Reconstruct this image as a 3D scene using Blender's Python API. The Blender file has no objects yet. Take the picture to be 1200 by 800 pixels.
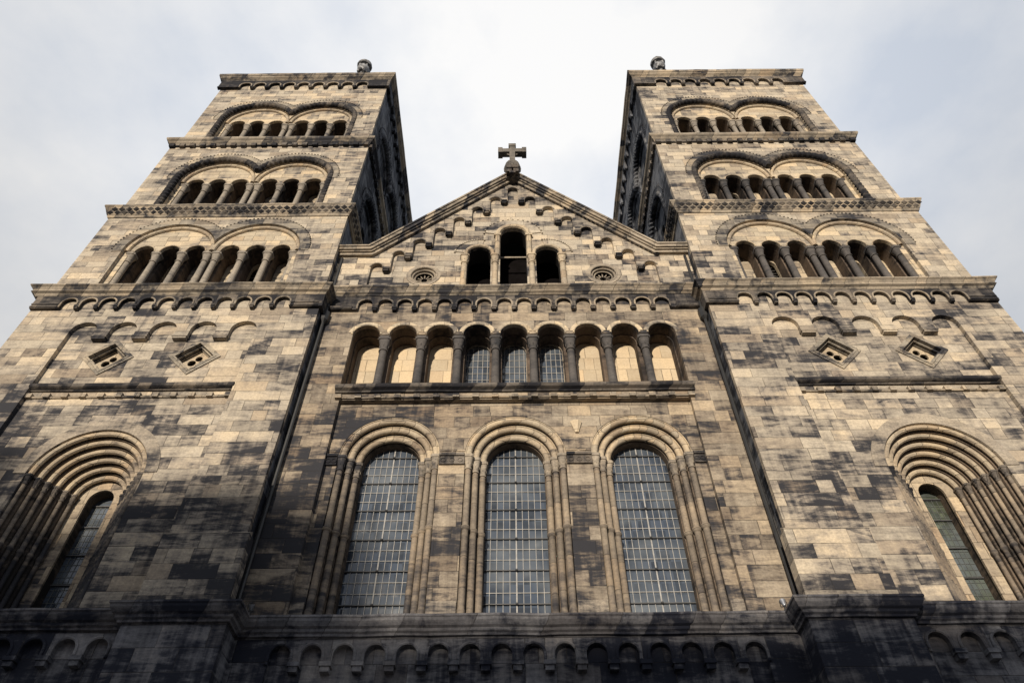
import bpy, bmesh, math, random
from math import sin, cos, pi, sqrt, radians, floor
from mathutils import Vector, Matrix
from mathutils.geometry import tessellate_polygon
random.seed(7)
S = bpy.context.scene
C = S.collection

# ------------------------------------------------------------------ camera
cd = bpy.data.cameras.new('camera'); cam = bpy.data.objects.new('camera', cd); C.objects.link(cam)
cd.sensor_width = 36.0; cd.lens = 843.27/1200*36; cd.clip_start = .1; cd.clip_end = 3000
p_, y_, r_ = 0.857101, 0.002042, -0.007057
F = Vector((-sin(y_)*cos(p_), cos(y_)*cos(p_), sin(p_))); Rt = Vector((cos(y_), sin(y_), 0)); U = Rt.cross(F)
R2 = Rt*cos(r_)+U*sin(r_); U2 = -Rt*sin(r_)+U*cos(r_)
cam.matrix_world = Matrix(((R2.x, U2.x, -F.x, -.0372), (R2.y, U2.y, -F.y, -13.0), (R2.z, U2.z, -F.z, 1.6), (0, 0, 0, 1)))
S.camera = cam

# ------------------------------------------------------------------ light
SUN_EL, SUN_AZ = radians(10.5), radians(13)       # azimuth to the left of the viewer's back
sd = Vector((-sin(SUN_AZ)*cos(SUN_EL), -cos(SUN_AZ)*cos(SUN_EL), sin(SUN_EL)))
ld = bpy.data.lights.new('sun', 'SUN'); ld.energy = 5.0; ld.angle = radians(.9); ld.color = (1, .885, .74)
sun = bpy.data.objects.new('sun', ld); C.objects.link(sun)
sun.rotation_euler = sd.to_track_quat('Z', 'Y').to_euler(); sun.location = sd*80
W = bpy.data.worlds.new('World'); S.world = W; W.use_nodes = True
nt = W.node_tree; nt.nodes.clear()
def wn(t, **k):
    n = nt.nodes.new(t)
    for a, b in k.items(): setattr(n, a, b)
    return n
sky = wn('ShaderNodeTexSky', sky_type='NISHITA', sun_disc=False, sun_elevation=SUN_EL,
         sun_rotation=math.atan2(sd.x, sd.y))
b1 = wn('ShaderNodeBackground'); b1.inputs[1].default_value = .1; nt.links.new(sky.outputs[0], b1.inputs[0])
tc = wn('ShaderNodeTexCoord'); mp = wn('ShaderNodeMapping'); mp.inputs['Scale'].default_value = (1, 1, 1.6)
mp.inputs['Location'].default_value = (.35, .1, .2)
nt.links.new(tc.outputs['Generated'], mp.inputs[0])
nz = wn('ShaderNodeTexNoise'); nz.inputs['Scale'].default_value = 1.9; nz.inputs['Detail'].default_value = 7; nz.inputs['Roughness'].default_value = .56; nz.inputs['Distortion'].default_value = 0
nt.links.new(mp.outputs[0], nz.inputs[0])
cr = wn('ShaderNodeValToRGB'); nt.links.new(nz.outputs[0], cr.inputs[0])
cr.color_ramp.elements[0].position = .36; cr.color_ramp.elements[0].color = (.68, .735, .83, 1)
cr.color_ramp.elements[1].position = .6; cr.color_ramp.elements[1].color = (1, .995, .99, 1)
# cloud deck: brighter overhead than near the horizon, with a thin bright patch high ahead
sx_ = wn('ShaderNodeSeparateXYZ'); nt.links.new(tc.outputs['Generated'], sx_.inputs[0])
el = wn('ShaderNodeMapRange'); nt.links.new(sx_.outputs[2], el.inputs[0])
for i_, v_ in ((1, .0), (2, .8), (3, .3), (4, .82)): el.inputs[i_].default_value = v_
dt = wn('ShaderNodeVectorMath', operation='DOT_PRODUCT'); nt.links.new(tc.outputs['Generated'], dt.inputs[0]); dt.inputs[1].default_value = (.0, .5, .866)
gl = wn('ShaderNodeMapRange', interpolation_type='SMOOTHSTEP'); nt.links.new(dt.outputs['Value'], gl.inputs[0])
for i_, v_ in ((1, .8), (2, 1.), (3, 0.), (4, .17)): gl.inputs[i_].default_value = v_
ad = wn('ShaderNodeMath', operation='ADD'); nt.links.new(el.outputs[0], ad.inputs[0]); nt.links.new(gl.outputs[0], ad.inputs[1])
b2 = wn('ShaderNodeBackground'); nt.links.new(ad.outputs[0], b2.inputs[1]); tn_ = wn('ShaderNodeMapRange'); nt.links.new(sx_.outputs[2], tn_.inputs[0])
for i_, v_ in ((1, .05), (2, .6), (3, 1.), (4, 0.)): tn_.inputs[i_].default_value = v_
tm_ = wn('ShaderNodeMix', data_type='RGBA', blend_type='MULTIPLY'); nt.links.new(tn_.outputs[0], tm_.inputs[0]); nt.links.new(cr.outputs[0], tm_.inputs[6]); tm_.inputs[7].default_value = (.66, .82, 1.15, 1)
nt.links.new(tm_.outputs[2], b2.inputs[0])
mx = wn('ShaderNodeMixShader'); mx.inputs[0].default_value = .93
nt.links.new(b1.outputs[0], mx.inputs[1]); nt.links.new(b2.outputs[0], mx.inputs[2])
wo = wn('ShaderNodeOutputWorld'); nt.links.new(mx.outputs[0], wo.inputs[0])
vs = S.view_settings; vs.view_transform = 'Standard'; vs.look = 'None'; vs.exposure = .08; vs.gamma = 1; vs.use_curve_mapping = False

# ------------------------------------------------------------------ materials
class NB:
    def __init__(s, name):
        s.m = bpy.data.materials.new(name); s.m.use_nodes = True; s.t = s.m.node_tree; s.t.nodes.clear()
        s.out = s.t.nodes.new('ShaderNodeOutputMaterial'); s.b = s.t.nodes.new('ShaderNodeBsdfPrincipled')
        s.t.links.new(s.b.outputs[0], s.out.inputs[0])
    def n(s, t, ins=(), o=0, **k):
        nd = s.t.nodes.new(t)
        for a, b in k.items(): setattr(nd, a, b)
        for i, v in (ins.items() if isinstance(ins, dict) else enumerate(ins)):
            if v is None: continue
            if isinstance(v, bpy.types.NodeSocket): s.t.links.new(v, nd.inputs[i])
            else: nd.inputs[i].default_value = v
        return nd.outputs[o]
    def ma(s, op, *a, clamp=False): return s.n('ShaderNodeMath', a, operation=op, use_clamp=clamp)
    def vm(s, op, a, b): return s.n('ShaderNodeVectorMath', (a, b), operation=op)
    def mix(s, f, a, b, bt='MIX'):
        nd = s.t.nodes.new('ShaderNodeMix'); nd.data_type = 'RGBA'; nd.blend_type = bt
        for i, v in ((0, f), (6, a), (7, b)):
            if isinstance(v, bpy.types.NodeSocket): s.t.links.new(v, nd.inputs[i])
            else: nd.inputs[i].default_value = v if i == 0 else tuple(v)+((1,) if len(v) == 3 else ())
        return nd.outputs[2]
    def mr(s, v, a, b, c=0., d=1., smooth=False):
        return s.n('ShaderNodeMapRange', (v, a, b, c, d), interpolation_type='SMOOTHSTEP' if smooth else 'LINEAR')
    def noise(s, vec, scale, detail=4, rough=.55, dist=0.):
        return s.n('ShaderNodeTexNoise', {'Vector': vec, 'Scale': scale, 'Detail': detail, 'Roughness': rough, 'Distortion': dist})

def stone(name, pale=(.46, .385, .275), mid=(.235, .198, .155), soot=(.026, .026, .03), bias=0., joints=True,
          h=.325, w0=.62, w1=.6, low=.16, left=.16, blockvar=1., contrast=1., streak=1.):
    N = NB(name); g = N.t.nodes.new('ShaderNodeNewGeometry'); P = g.outputs['Position']
    sp = N.t.nodes.new('ShaderNodeSeparateXYZ'); N.t.links.new(P, sp.inputs[0]); X, Y, Z = sp.outputs
    u = N.ma('ADD', X, Y)
    rz = N.ma('DIVIDE', N.ma('ADD', Z, .07), h); row = N.ma('FLOOR', rz)
    r1 = N.n('ShaderNodeTexWhiteNoise', {'W': row}, noise_dimensions='1D')
    r2 = N.n('ShaderNodeTexWhiteNoise', {'W': N.ma('ADD', row, 57.3)}, noise_dimensions='1D')
    w = N.ma('MULTIPLY_ADD', r1, w1, w0)
    uu = N.ma('ADD', N.ma('DIVIDE', u, w), N.ma('MULTIPLY', r2, 9.7))
    c0 = N.ma('FLOOR', uu)
    cv0 = N.n('ShaderNodeCombineXYZ', (c0, row, 3.1))
    sr = N.n('ShaderNodeTexWhiteNoise', {'Vector': cv0}, noise_dimensions='3D')       # some blocks are split in two
    f0 = N.ma('FRACT', uu)
    spl = N.ma('GREATER_THAN', sr, .62)
    half = N.ma('MULTIPLY', spl, N.ma('GREATER_THAN', f0, .42))
    cell = N.n('ShaderNodeCombineXYZ', (N.ma('MULTIPLY_ADD', half, .37, c0), row, 0.))
    wt = N.t.nodes.new('ShaderNodeTexWhiteNoise'); wt.noise_dimensions = '3D'; N.t.links.new(cell, wt.inputs['Vector'])
    bc = N.t.nodes.new('ShaderNodeSeparateColor'); N.t.links.new(wt.outputs['Color'], bc.inputs[0]); R_, G_, B_ = bc.outputs
    # joint distances
    if joints:
        du = N.ma('MULTIPLY', N.ma('MINIMUM', f0, N.ma('SUBTRACT', 1., f0)), w)
        ds = N.ma('ADD', N.ma('MULTIPLY', N.ma('ABSOLUTE', N.ma('SUBTRACT', f0, .42)), w), N.ma('MULTIPLY', N.ma('SUBTRACT', 1., spl), 5.))
        fz = N.ma('FRACT', rz); dz = N.ma('MULTIPLY', N.ma('MINIMUM', fz, N.ma('SUBTRACT', 1., fz)), h)
        jn = N.noise(P, 6., 3)
        d = N.ma('MINIMUM', N.ma('MINIMUM', du, ds), dz)
        J = N.mr(N.ma('ADD', d, N.ma('MULTIPLY', N.ma('SUBTRACT', jn, .5), .018)), .001, .012, 1., 0., True)
    # block-shifted coordinates
    sh = N.vm('MULTIPLY', wt.outputs['Color'], (23., 17., 31.))
    if not joints: sh = N.vm('MULTIPLY', sh, (.0, .0, .0))
    Pb = N.vm('ADD', P, sh)
    big = N.noise(P, .33, 3, .55)
    med = N.noise(N.vm('MULTIPLY', P, (.8, .8, 1.6)), 1., 5, .62, .5)
    blk = N.noise(N.vm('MULTIPLY', Pb, (1.0, 1.0, 3.2)), 1., 8, .7, .7)
    bed = N.noise(N.vm('MULTIPLY', Pb, (1.6, 1.6, 11.)), 1., 6, .65, .4)
    drip = N.noise(N.vm('MULTIPLY', P, (5.5, 5.5, .42)), 1., 5, .62)
    fine = N.noise(P, 19., 4, .7)
    lowz = N.ma('ADD', N.mr(Z, 8.5, 16.5, low, 0., True), N.mr(N.ma('ADD', N.ma('MULTIPLY', X, .35), Z), 5.5, 12., left, 0., True))  # darkens low down and to the left: partly soot, partly painted shade
    s = N.ma('MULTIPLY', N.ma('SUBTRACT', big, .5), 2.0)
    s = N.ma('ADD', s, N.ma('MULTIPLY', N.ma('SUBTRACT', med, .5), 1.1))
    s = N.ma('ADD', s, N.ma('MULTIPLY', N.ma('SUBTRACT', blk, .5), 2.0))
    s = N.ma('ADD', s, N.ma('MULTIPLY', N.ma('SUBTRACT', bed, .5), 1.0))
    s = N.ma('ADD', s, N.ma('MULTIPLY', N.ma('SUBTRACT', drip, .5), .95*streak))
    s = N.ma('ADD', s, N.ma('MULTIPLY', N.ma('SUBTRACT', R_, .5), .7*blockvar if joints else 0.))
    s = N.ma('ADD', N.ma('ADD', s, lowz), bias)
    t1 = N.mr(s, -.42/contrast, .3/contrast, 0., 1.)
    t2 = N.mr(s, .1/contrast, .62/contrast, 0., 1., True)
    hue = N.mix(N.ma('MULTIPLY', N.mr(G_ if joints else med, .35, 1.), .55), pale, (pale[0]*.98, pale[1]*.86, pale[2]*.68))
    hue = N.mix(N.mr(N.noise(P, 1.7, 3), .45, .8, 0., .5), hue, (pale[0]*.74, pale[1]*.77, pale[2]*.86))
    col = N.mix(t1, hue, mid)
    col = N.mix(N.ma('MULTIPLY', N.mr(B_ if joints else fine, .75, 1., 0., .5), 1.), col, (mid[0]*1.1, mid[1]*.93, mid[2]*.75))
    col = N.mix(1., col, N.n('ShaderNodeCombineXYZ', [N.mr(G_ if joints else fine, 0., 1., .8, 1.14)]*3), 'MULTIPLY')
    col = N.mix(t2, col, soot)
    col = N.mix(N.mr(fine, .2, .72, .5, -.0), col, soot)
    if joints: col = N.mix(N.ma('MULTIPLY', J, N.mr(N.noise(P, 1.3, 2), .35, .65, .15, .8)), col, (.035, .031, .028))
    N.t.links.new(col, N.b.inputs['Base Color'])
    N.b.inputs['Roughness'].default_value = .88
    N.b.inputs['Specular IOR Level'].default_value = .25
    hgt = N.ma('ADD', N.ma('MULTIPLY', fine, .5), N.ma('MULTIPLY', blk, .9))
    if joints: hgt = N.ma('ADD', N.ma('SUBTRACT', hgt, N.ma('MULTIPLY', J, 1.3)), N.ma('MULTIPLY', R_, .5))
    bp = N.n('ShaderNodeBump', {'Strength': .55, 'Distance': .022, 'Height': hgt})
    N.t.links.new(bp, N.b.inputs['Normal'])
    return N.m

def simple(name, col, rough=.6, metal=0., var=.25, sc=6., spec=.5):
    N = NB(name); g = N.t.nodes.new('ShaderNodeNewGeometry')
    n = N.noise(g.outputs['Position'], sc, 5)
    c = N.mix(N.mr(n, .3, .7), tuple(v*(1-var) for v in col), tuple(min(1, v*(1+var)) for v in col))
    N.t.links.new(c, N.b.inputs['Base Color']); N.b.inputs['Roughness'].default_value = rough
    N.b.inputs['Metallic'].default_value = metal; N.b.inputs['Specular IOR Level'].default_value = spec
    return N.m

def glass(name, base=(.034, .043, .058), cw=.15, ch=.27):
    N = NB(name); g = N.t.nodes.new('ShaderNodeNewGeometry'); P = g.outputs['Position']
    sp = N.t.nodes.new('ShaderNodeSeparateXYZ'); N.t.links.new(P, sp.inputs[0])
    cx = N.ma('FLOOR', N.ma('DIVIDE', sp.outputs[0], cw)); cz = N.ma('FLOOR', N.ma('DIVIDE', sp.outputs[2], ch))
    wt = N.t.nodes.new('ShaderNodeTexWhiteNoise'); wt.noise_dimensions = '3D'
    N.t.links.new(N.n('ShaderNodeCombineXYZ', (cx, cz, 0.)), wt.inputs['Vector'])
    n = N.noise(P, .9, 3)
    c = N.mix(wt.outputs[0], tuple(v*.6 for v in base), tuple(v*1.7 for v in base))
    c = N.mix(N.mr(n, .42, .72), c, (.1, .115, .13))
    N.t.links.new(c, N.b.inputs['Base Color'])
    N.t.links.new(N.mr(n, .4, .7, .06, .28), N.b.inputs['Roughness'])
    N.b.inputs['IOR'].default_value = 1.55
    tilt = N.vm('MULTIPLY', N.vm('SUBTRACT', wt.outputs[1], (.5, .5, .5)), (.16, .0, .16))
    wob = N.vm('MULTIPLY', N.vm('SUBTRACT', N.n('ShaderNodeTexNoise', {'Vector': P, 'Scale': 5.}, o=1), (.5, .5, .5)), (.09, 0., .09))
    nn = N.n('ShaderNodeVectorMath', (N.vm('ADD', N.vm('ADD', g.outputs['Normal'], tilt), wob),), operation='NORMALIZE')
    N.t.links.new(nn, N.b.inputs['Normal'])
    return N.m

M = {}
PALE = (.56, .485, .37); MID = (.225, .195, .162)
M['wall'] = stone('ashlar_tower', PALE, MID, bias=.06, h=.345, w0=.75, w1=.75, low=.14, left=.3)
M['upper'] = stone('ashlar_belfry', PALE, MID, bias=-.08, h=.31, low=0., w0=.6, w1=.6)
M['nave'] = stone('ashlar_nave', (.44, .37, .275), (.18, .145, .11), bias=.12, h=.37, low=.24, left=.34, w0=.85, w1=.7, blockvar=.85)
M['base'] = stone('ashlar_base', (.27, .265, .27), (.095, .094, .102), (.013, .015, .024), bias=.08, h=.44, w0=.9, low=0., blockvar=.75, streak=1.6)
M['gable'] = stone('ashlar_gable', PALE, MID, bias=-.06, h=.3, low=0., blockvar=1.4)
M['side'] = stone('shaded_side_stone', pale=(.2, .21, .23), mid=(.05, .055, .066), soot=(.01, .012, .018), bias=.12, h=.31, low=0., streak=2.6)  # shade of the tower sides painted into the stone, with soot streaks
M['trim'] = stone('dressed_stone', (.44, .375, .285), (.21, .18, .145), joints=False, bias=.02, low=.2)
M['tympanum'] = stone('tympanum_stone', (.6, .505, .36), MID, bias=-.3, h=.28, low=0.)
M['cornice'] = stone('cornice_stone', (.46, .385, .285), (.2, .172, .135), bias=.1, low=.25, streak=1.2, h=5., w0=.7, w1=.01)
M['corbel'] = stone('sooty_corbel_stone', (.24, .205, .165), (.075, .067, .06), (.012, .012, .015), h=5., w0=.57, w1=.01, bias=.32, low=0.)
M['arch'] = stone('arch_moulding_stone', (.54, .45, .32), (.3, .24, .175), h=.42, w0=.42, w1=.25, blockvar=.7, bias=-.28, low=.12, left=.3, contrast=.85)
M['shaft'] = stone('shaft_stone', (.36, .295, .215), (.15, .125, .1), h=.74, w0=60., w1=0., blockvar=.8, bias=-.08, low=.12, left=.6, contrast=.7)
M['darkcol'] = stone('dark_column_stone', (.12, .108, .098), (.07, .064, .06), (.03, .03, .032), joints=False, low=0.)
M['col'] = stone('belfry_column_stone', (.38, .33, .26), (.2, .178, .15), joints=False, bias=-.1, low=0., contrast=.7)
M['hood'] = stone('sooty_voussoir_stone', (.4, .35, .27), (.17, .15, .125), bias=.08, h=.31, low=0.)
M['reveal'] = stone('brown_reveal_stone', (.17, .125, .09), (.075, .056, .043), (.018, .015, .014), joints=False, bias=.08, low=0.)  # soot plus the shade of soffits and reveals, put into the colour
M['groove'] = stone('dark_groove_stone', (.2, .15, .105), (.11, .085, .064), (.022, .019, .017), joints=False, bias=.02, low=.1, left=.3)  # darker stone for the stepped recesses between the rolls
M['panel'] = stone('niche_panel_stone', (.6, .5, .35), (.5, .4, .27), (.26, .19, .12), bias=-.22, h=.48, w0=.5, w1=.3, low=0., blockvar=.5)
M['blackstone'] = simple('shaded_black_stone', (.022, .02, .019), .9, 0., .4, 3., .2)  # shade inside the gable openings painted as near-black stone
M['louvre'] = simple('louvre_wood', (.06, .055, .05), .8)
M['dark'] = simple('dark_interior', (.007, .006, .006), 1., 0., .25, 6., 0.)
M['lead'] = simple('lead_came', (.27, .26, .24), .6, 0., .25, 9.)
M['darklead'] = simple('dark_lead_came', (.07, .075, .07), .6)
M['iron'] = simple('iron_bar', (.06, .06, .06), .6, .3)
M['glass'] = glass('leaded_glass')
M['greenglass'] = glass('green_leaded_glass', (.06, .07, .05), .11, .11)
M['copper'] = simple('roof_sheet', (.1, .12, .11), .6, .2)
M['metal'] = simple('floodlight_metal', (.3, .31, .33), .45, .6)
M['black'] = simple('black_metal', (.02, .02, .02), .5, .2)
M['gold'] = simple('finial_metal', (.17, .17, .17), .6, .3, .9, 5.)
M['crossstone'] = stone('dark_cross_stone', (.2, .18, .15), (.09, .082, .072), (.02, .02, .022), joints=False, low=0.)

# ------------------------------------------------------------------ mesh helpers
def mesh(name, bm, mat, smooth=False):
    bmesh.ops.recalc_face_normals(bm, faces=bm.faces)
    me = bpy.data.meshes.new(name); bm.to_mesh(me); bm.free(); me.materials.append(M[mat] if isinstance(mat, str) else mat)
    if smooth:
        for p in me.polygons: p.use_smooth = True
        me.set_sharp_from_angle(angle=radians(38))
    return me
def link(name, me, parent=None, mw=None, label=None):
    o = bpy.data.objects.new(name, me); C.objects.link(o)
    if parent is not None: o.parent = parent
    if mw is not None: o.matrix_basis = mw
    if label: o['label'] = label
    return o
def T(x=0, y=0, z=0): return Matrix.Translation((x, y, z))

def arc(xc, zc, r, a0=180, a1=0, n=20):
    return [(xc+r*cos(radians(a0+(a1-a0)*i/n)), zc+r*sin(radians(a0+(a1-a0)*i/n))) for i in range(n+1)]
def archloop(xc, zs, r, z0, n=24):
    return [(xc-r, z0)]+arc(xc, zs, r, n=n)+[(xc+r, z0)]
def rect(x0, x1, z0, z1): return [(x0, z0), (x0, z1), (x1, z1), (x1, z0)]
def circle(xc, zc, r, n=28): return [(xc+r*cos(2*pi*i/n), zc+r*sin(2*pi*i/n)) for i in range(n)]
def clean(lp):
    o = []
    for p in lp:
        if not o or abs(p[0]-o[-1][0])+abs(p[1]-o[-1][1]) > 1e-5: o.append(p)
    if abs(o[0][0]-o[-1][0])+abs(o[0][1]-o[-1][1]) < 1e-5: o.pop()
    return o
def slab(bm, outer, holes, y0, y1):
    loops = [clean(outer)]+[clean(h) for h in holes]
    tri = tessellate_polygon([[Vector((a, b, 0)) for a, b in l] for l in loops])
    flat = [p for l in loops for p in l]
    f = [bm.verts.new((a, y0, b)) for a, b in flat]; k = [bm.verts.new((a, y1, b)) for a, b in flat]
    for t in tri:
        try: bm.faces.new([f[i] for i in t]); bm.faces.new([k[i] for i in reversed(t)])
        except ValueError: pass
    i = 0
    for l in loops:
        n = len(l)
        for j in range(n):
            a, b = i+j, i+(j+1) % n
            try: bm.faces.new((f[a], f[b], k[b], k[a]))
            except ValueError: pass
        i += n
def box(bm, x0, x1, y0, y1, z0, z1, mw=None):
    r = bmesh.ops.create_cube(bm, size=1)
    mm = Matrix.Translation(((x0+x1)/2, (y0+y1)/2, (z0+z1)/2)) @ Matrix.Diagonal((x1-x0, y1-y0, z1-z0, 1))
    if mw is not None: mm = mw @ mm
    for v in r['verts']: v.co = mm @ v.co
    return r['verts']
def jitter(bm, a):
    for v in bm.verts: v.co += Vector((random.uniform(-a, a), random.uniform(-a, a), random.uniform(-a, a)))
def tube(bm, pts, rad, ns=10, twist=0, amp=0., nt_=4, cap=True):
    """tube along 3D points lying in a plane y=const; radius may be modulated like a rope"""
    rings = []; L = 0
    for i, p in enumerate(pts):
        p = Vector(p); a = Vector(pts[max(i-1, 0)]); b = Vector(pts[min(i+1, len(pts)-1)])
        if i: L += (p-Vector(pts[i-1])).length
        t = (b-a).normalized(); n1 = Vector((0, 1, 0)); n2 = t.cross(n1).normalized()
        rg = []
        for j in range(ns):
            th = 2*pi*j/ns; rr = rad*(1+amp*cos(nt_*th-twist*L)) if amp else rad
            rg.append(bm.verts.new(p+n1*rr*cos(th)+n2*rr*sin(th)))
        rings.append(rg)
    for a, b in zip(rings, rings[1:]):
        for j in range(ns): bm.faces.new((a[j], a[(j+1) % ns], b[(j+1) % ns], b[j]))
    if cap: bm.faces.new(rings[0]); bm.faces.new(rings[-1])
def archpath(xc, zs, r, y, z0=None, z1=None, n=28, a0=180, a1=0, step=None):
    p = []
    if z0 is not None:
        k = max(1, int((zs-z0)/(step or 9)))
        p += [(xc-r, y, z0+(zs-z0)*i/k) for i in range(k)]
    p += [(x, y, z) for x, z in arc(xc, zs, r, a0, a1, n)]
    if z1 is not None:
        k = max(1, int((zs-z1)/(step or 9)))
        p += [(xc+r, y, zs-(zs-z1)*(i+1)/k) for i in range(k)]
    return p
def lathe(bm, prof, ns=14, x=0, y=0, z=0, square=None):
    """prof: (radius, z, squareness 0..1)"""
    rings = []
    for q in prof:
        r, h = q[0], q[1]; s = q[2] if len(q) > 2 else 0
        rg = []
        for j in range(ns):
            th = 2*pi*(j+.5)/ns; c, d = cos(th), sin(th); m = 1/max(abs(c), abs(d))
            k = 1+(m-1)*s
            rg.append(bm.verts.new((x+r*k*c, y+r*k*d, z+h)))
        rings.append(rg)
    for a, b in zip(rings, rings[1:]):
        for j in range(ns): bm.faces.new((a[j], a[(j+1) % ns], b[(j+1) % ns], b[j]))
    bm.faces.new(rings[0]); bm.faces.new(rings[-1])
def column_mesh(name, mat, H, r, cap=.4, capw=.17, basew=.19, baseh=.35, ring=None, leaf=True, capmat=None):
    bm = bmesh.new()
    pr = [(basew, 0, 1), (basew, baseh*.42, 1), (basew*.98, baseh*.44, .2), (basew*.97, baseh*.55), (basew*.8, baseh*.68), (r*1.12, baseh*.76), (r*1.22, baseh*.88), (r*1.05, baseh*.97), (r, baseh)]
    if ring: pr += [(r, ring-.07), (r*1.22, ring-.05), (r*1.45, ring-.01), (r*1.3, ring+.04), (r*.98, ring+.07)]
    zc = H-cap
    pr += [(r*.93, zc-.03), (r*1.2, zc-.02), (r*1.22, zc+.015), (r*.98, zc+.03), (r*1.02, zc+cap*.25, .1), (r+(capw-r)*.45, zc+cap*.5, .35), (capw*.93, zc+cap*.72, .8), (capw*.93, zc+cap*.78, 1), (capw*1.08, zc+cap*.8, 1), (capw*1.1, H, 1)]
    lathe(bm, pr, 16)
    if leaf:
        for k in range(8):
            th = 2*pi*k/8; rr = r+(capw-r)*.32
            vv = bmesh.ops.create_icosphere(bm, subdivisions=1, radius=1)['verts']
            mm = Matrix.Translation((rr*cos(th), rr*sin(th), zc+cap*.45)) @ Matrix.Rotation(th, 4, 'Z') @ Matrix.Diagonal((r*.16, r*.22, cap*.2, 1))
            for v in vv: v.co = mm @ v.co
    me = mesh(name, bm, mat, True)
    if capmat:
        me.materials.append(M[capmat])
        for p in me.polygons:
            if p.center.z > zc-.02: p.material_index = 1
    return me
def sweep(bm, path, prof, closed=False):
    """path: (x,y) plan points, outside on the right hand side; prof: (out, z) closed polygon"""
    q_ = []
    for i in range(len(path)):
        q_.append(tuple(path[i]))
        if i < len(path)-1 or closed:
            a = Vector(path[i]); b = Vector(path[(i+1) % len(path)]); m = int((b-a).length/.65)
            q_ += [tuple(a.lerp(b, (k+random.uniform(-.25, .25))/(m+1))) for k in range(1, m+1)]
    path = q_
    n = len(path); rings = []
    for i in range(n):
        p = Vector(path[i]).to_2d() if len(path[i]) > 2 else Vector(path[i])
        a = Vector(path[(i-1) % n]) if (closed or i) else None
        b = Vector(path[(i+1) % n]) if (closed or i < n-1) else None
        ns = []
        if a is not None: d = (p-a).normalized(); ns.append(Vector((d.y, -d.x)))
        if b is not None: d = (b-p).normalized(); ns.append(Vector((d.y, -d.x)))
        if len(ns) == 2:
            m = (ns[0]+ns[1]).normalized(); m = m/max(.3, m.dot(ns[0]))
        else: m = ns[0]
        jo, jz = random.uniform(-.011, .011), random.uniform(-.009, .009)
        rings.append([bm.verts.new((p.x+m.x*(o+(jo+random.uniform(-.004, .004) if o > .03 else 0)), p.y+m.y*(o+(jo if o > .03 else 0)), z+(jz if o > .03 else 0))) for o, z in prof])
    k = len(prof); R = range(n if closed else n-1)
    for i in R:
        a, b = rings[i], rings[(i+1) % n]
        for j in range(k): bm.faces.new((a[j], a[(j+1) % k], b[(j+1) % k], b[j]))
    if not closed: bm.faces.new(rings[0]); bm.faces.new(list(reversed(rings[-1])))
ROLLS = []
def lombard(bm, x0, x1, z0, ztop, n, pitch, r, y0, y1, xc=0., roll=.03, brk=True, zs=None, cr_=None):
    """frieze of small round arches hanging from a string; bottom of the band z0"""
    zs = zs if zs is not None else z0+.12
    cs = [xc+(k-(n-1)/2)*pitch+random.uniform(-.012, .012) for k in range(n)]
    o = [(x0, z0)]
    for c in cs: o += [(c-r, z0)]+arc(c, zs, r, n=12)+[(c+r, z0)]
    o += [(x1, z0), (x1, ztop), (x0, ztop)]
    slab(bm, o, [], y0, y1)
    for c in cs:
        if roll:
            rb = bmesh.new(); tube(rb, archpath(0, zs, r+roll*.4, y0-roll*.3, z0+.02, z0+.02, n=12), roll, 6); ROLLS.append((c, rb))
    if brk:
        w = pitch-2*r
        for c in [cs[0]-pitch/2]*0+[(a+b)/2 for a, b in zip(cs, cs[1:])]:
            box(bm, c-w*.5, c+w*.5, y0-.04, y1-.01, z0+.02, z0+.1)
            box(bm, c-w*.42, c+w*.42, y0-.02, y1-.01, z0-.05, z0+.018)

def put_rolls(parent, mat):
    for c, rb in ROLLS: link('small_archivolt', mesh('small_archivolt', rb, mat, True), parent, T(c))
    ROLLS.clear()
# ------------------------------------------------------------------ the cathedral
cath = bpy.data.objects.new('cathedral', None); C.objects.link(cath)
cath['label'] = 'soot-stained sandstone cathedral front with two square towers and a cross-topped gable'
cath['category'] = 'cathedral'
def part(name, bm, mat, parent=None, mw=None, smooth=False, label=None):
    return link(name, mesh(name, bm, mat, smooth), parent if parent is not None else cath, mw, label)

TC = 9.92                         # tower axis
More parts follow.
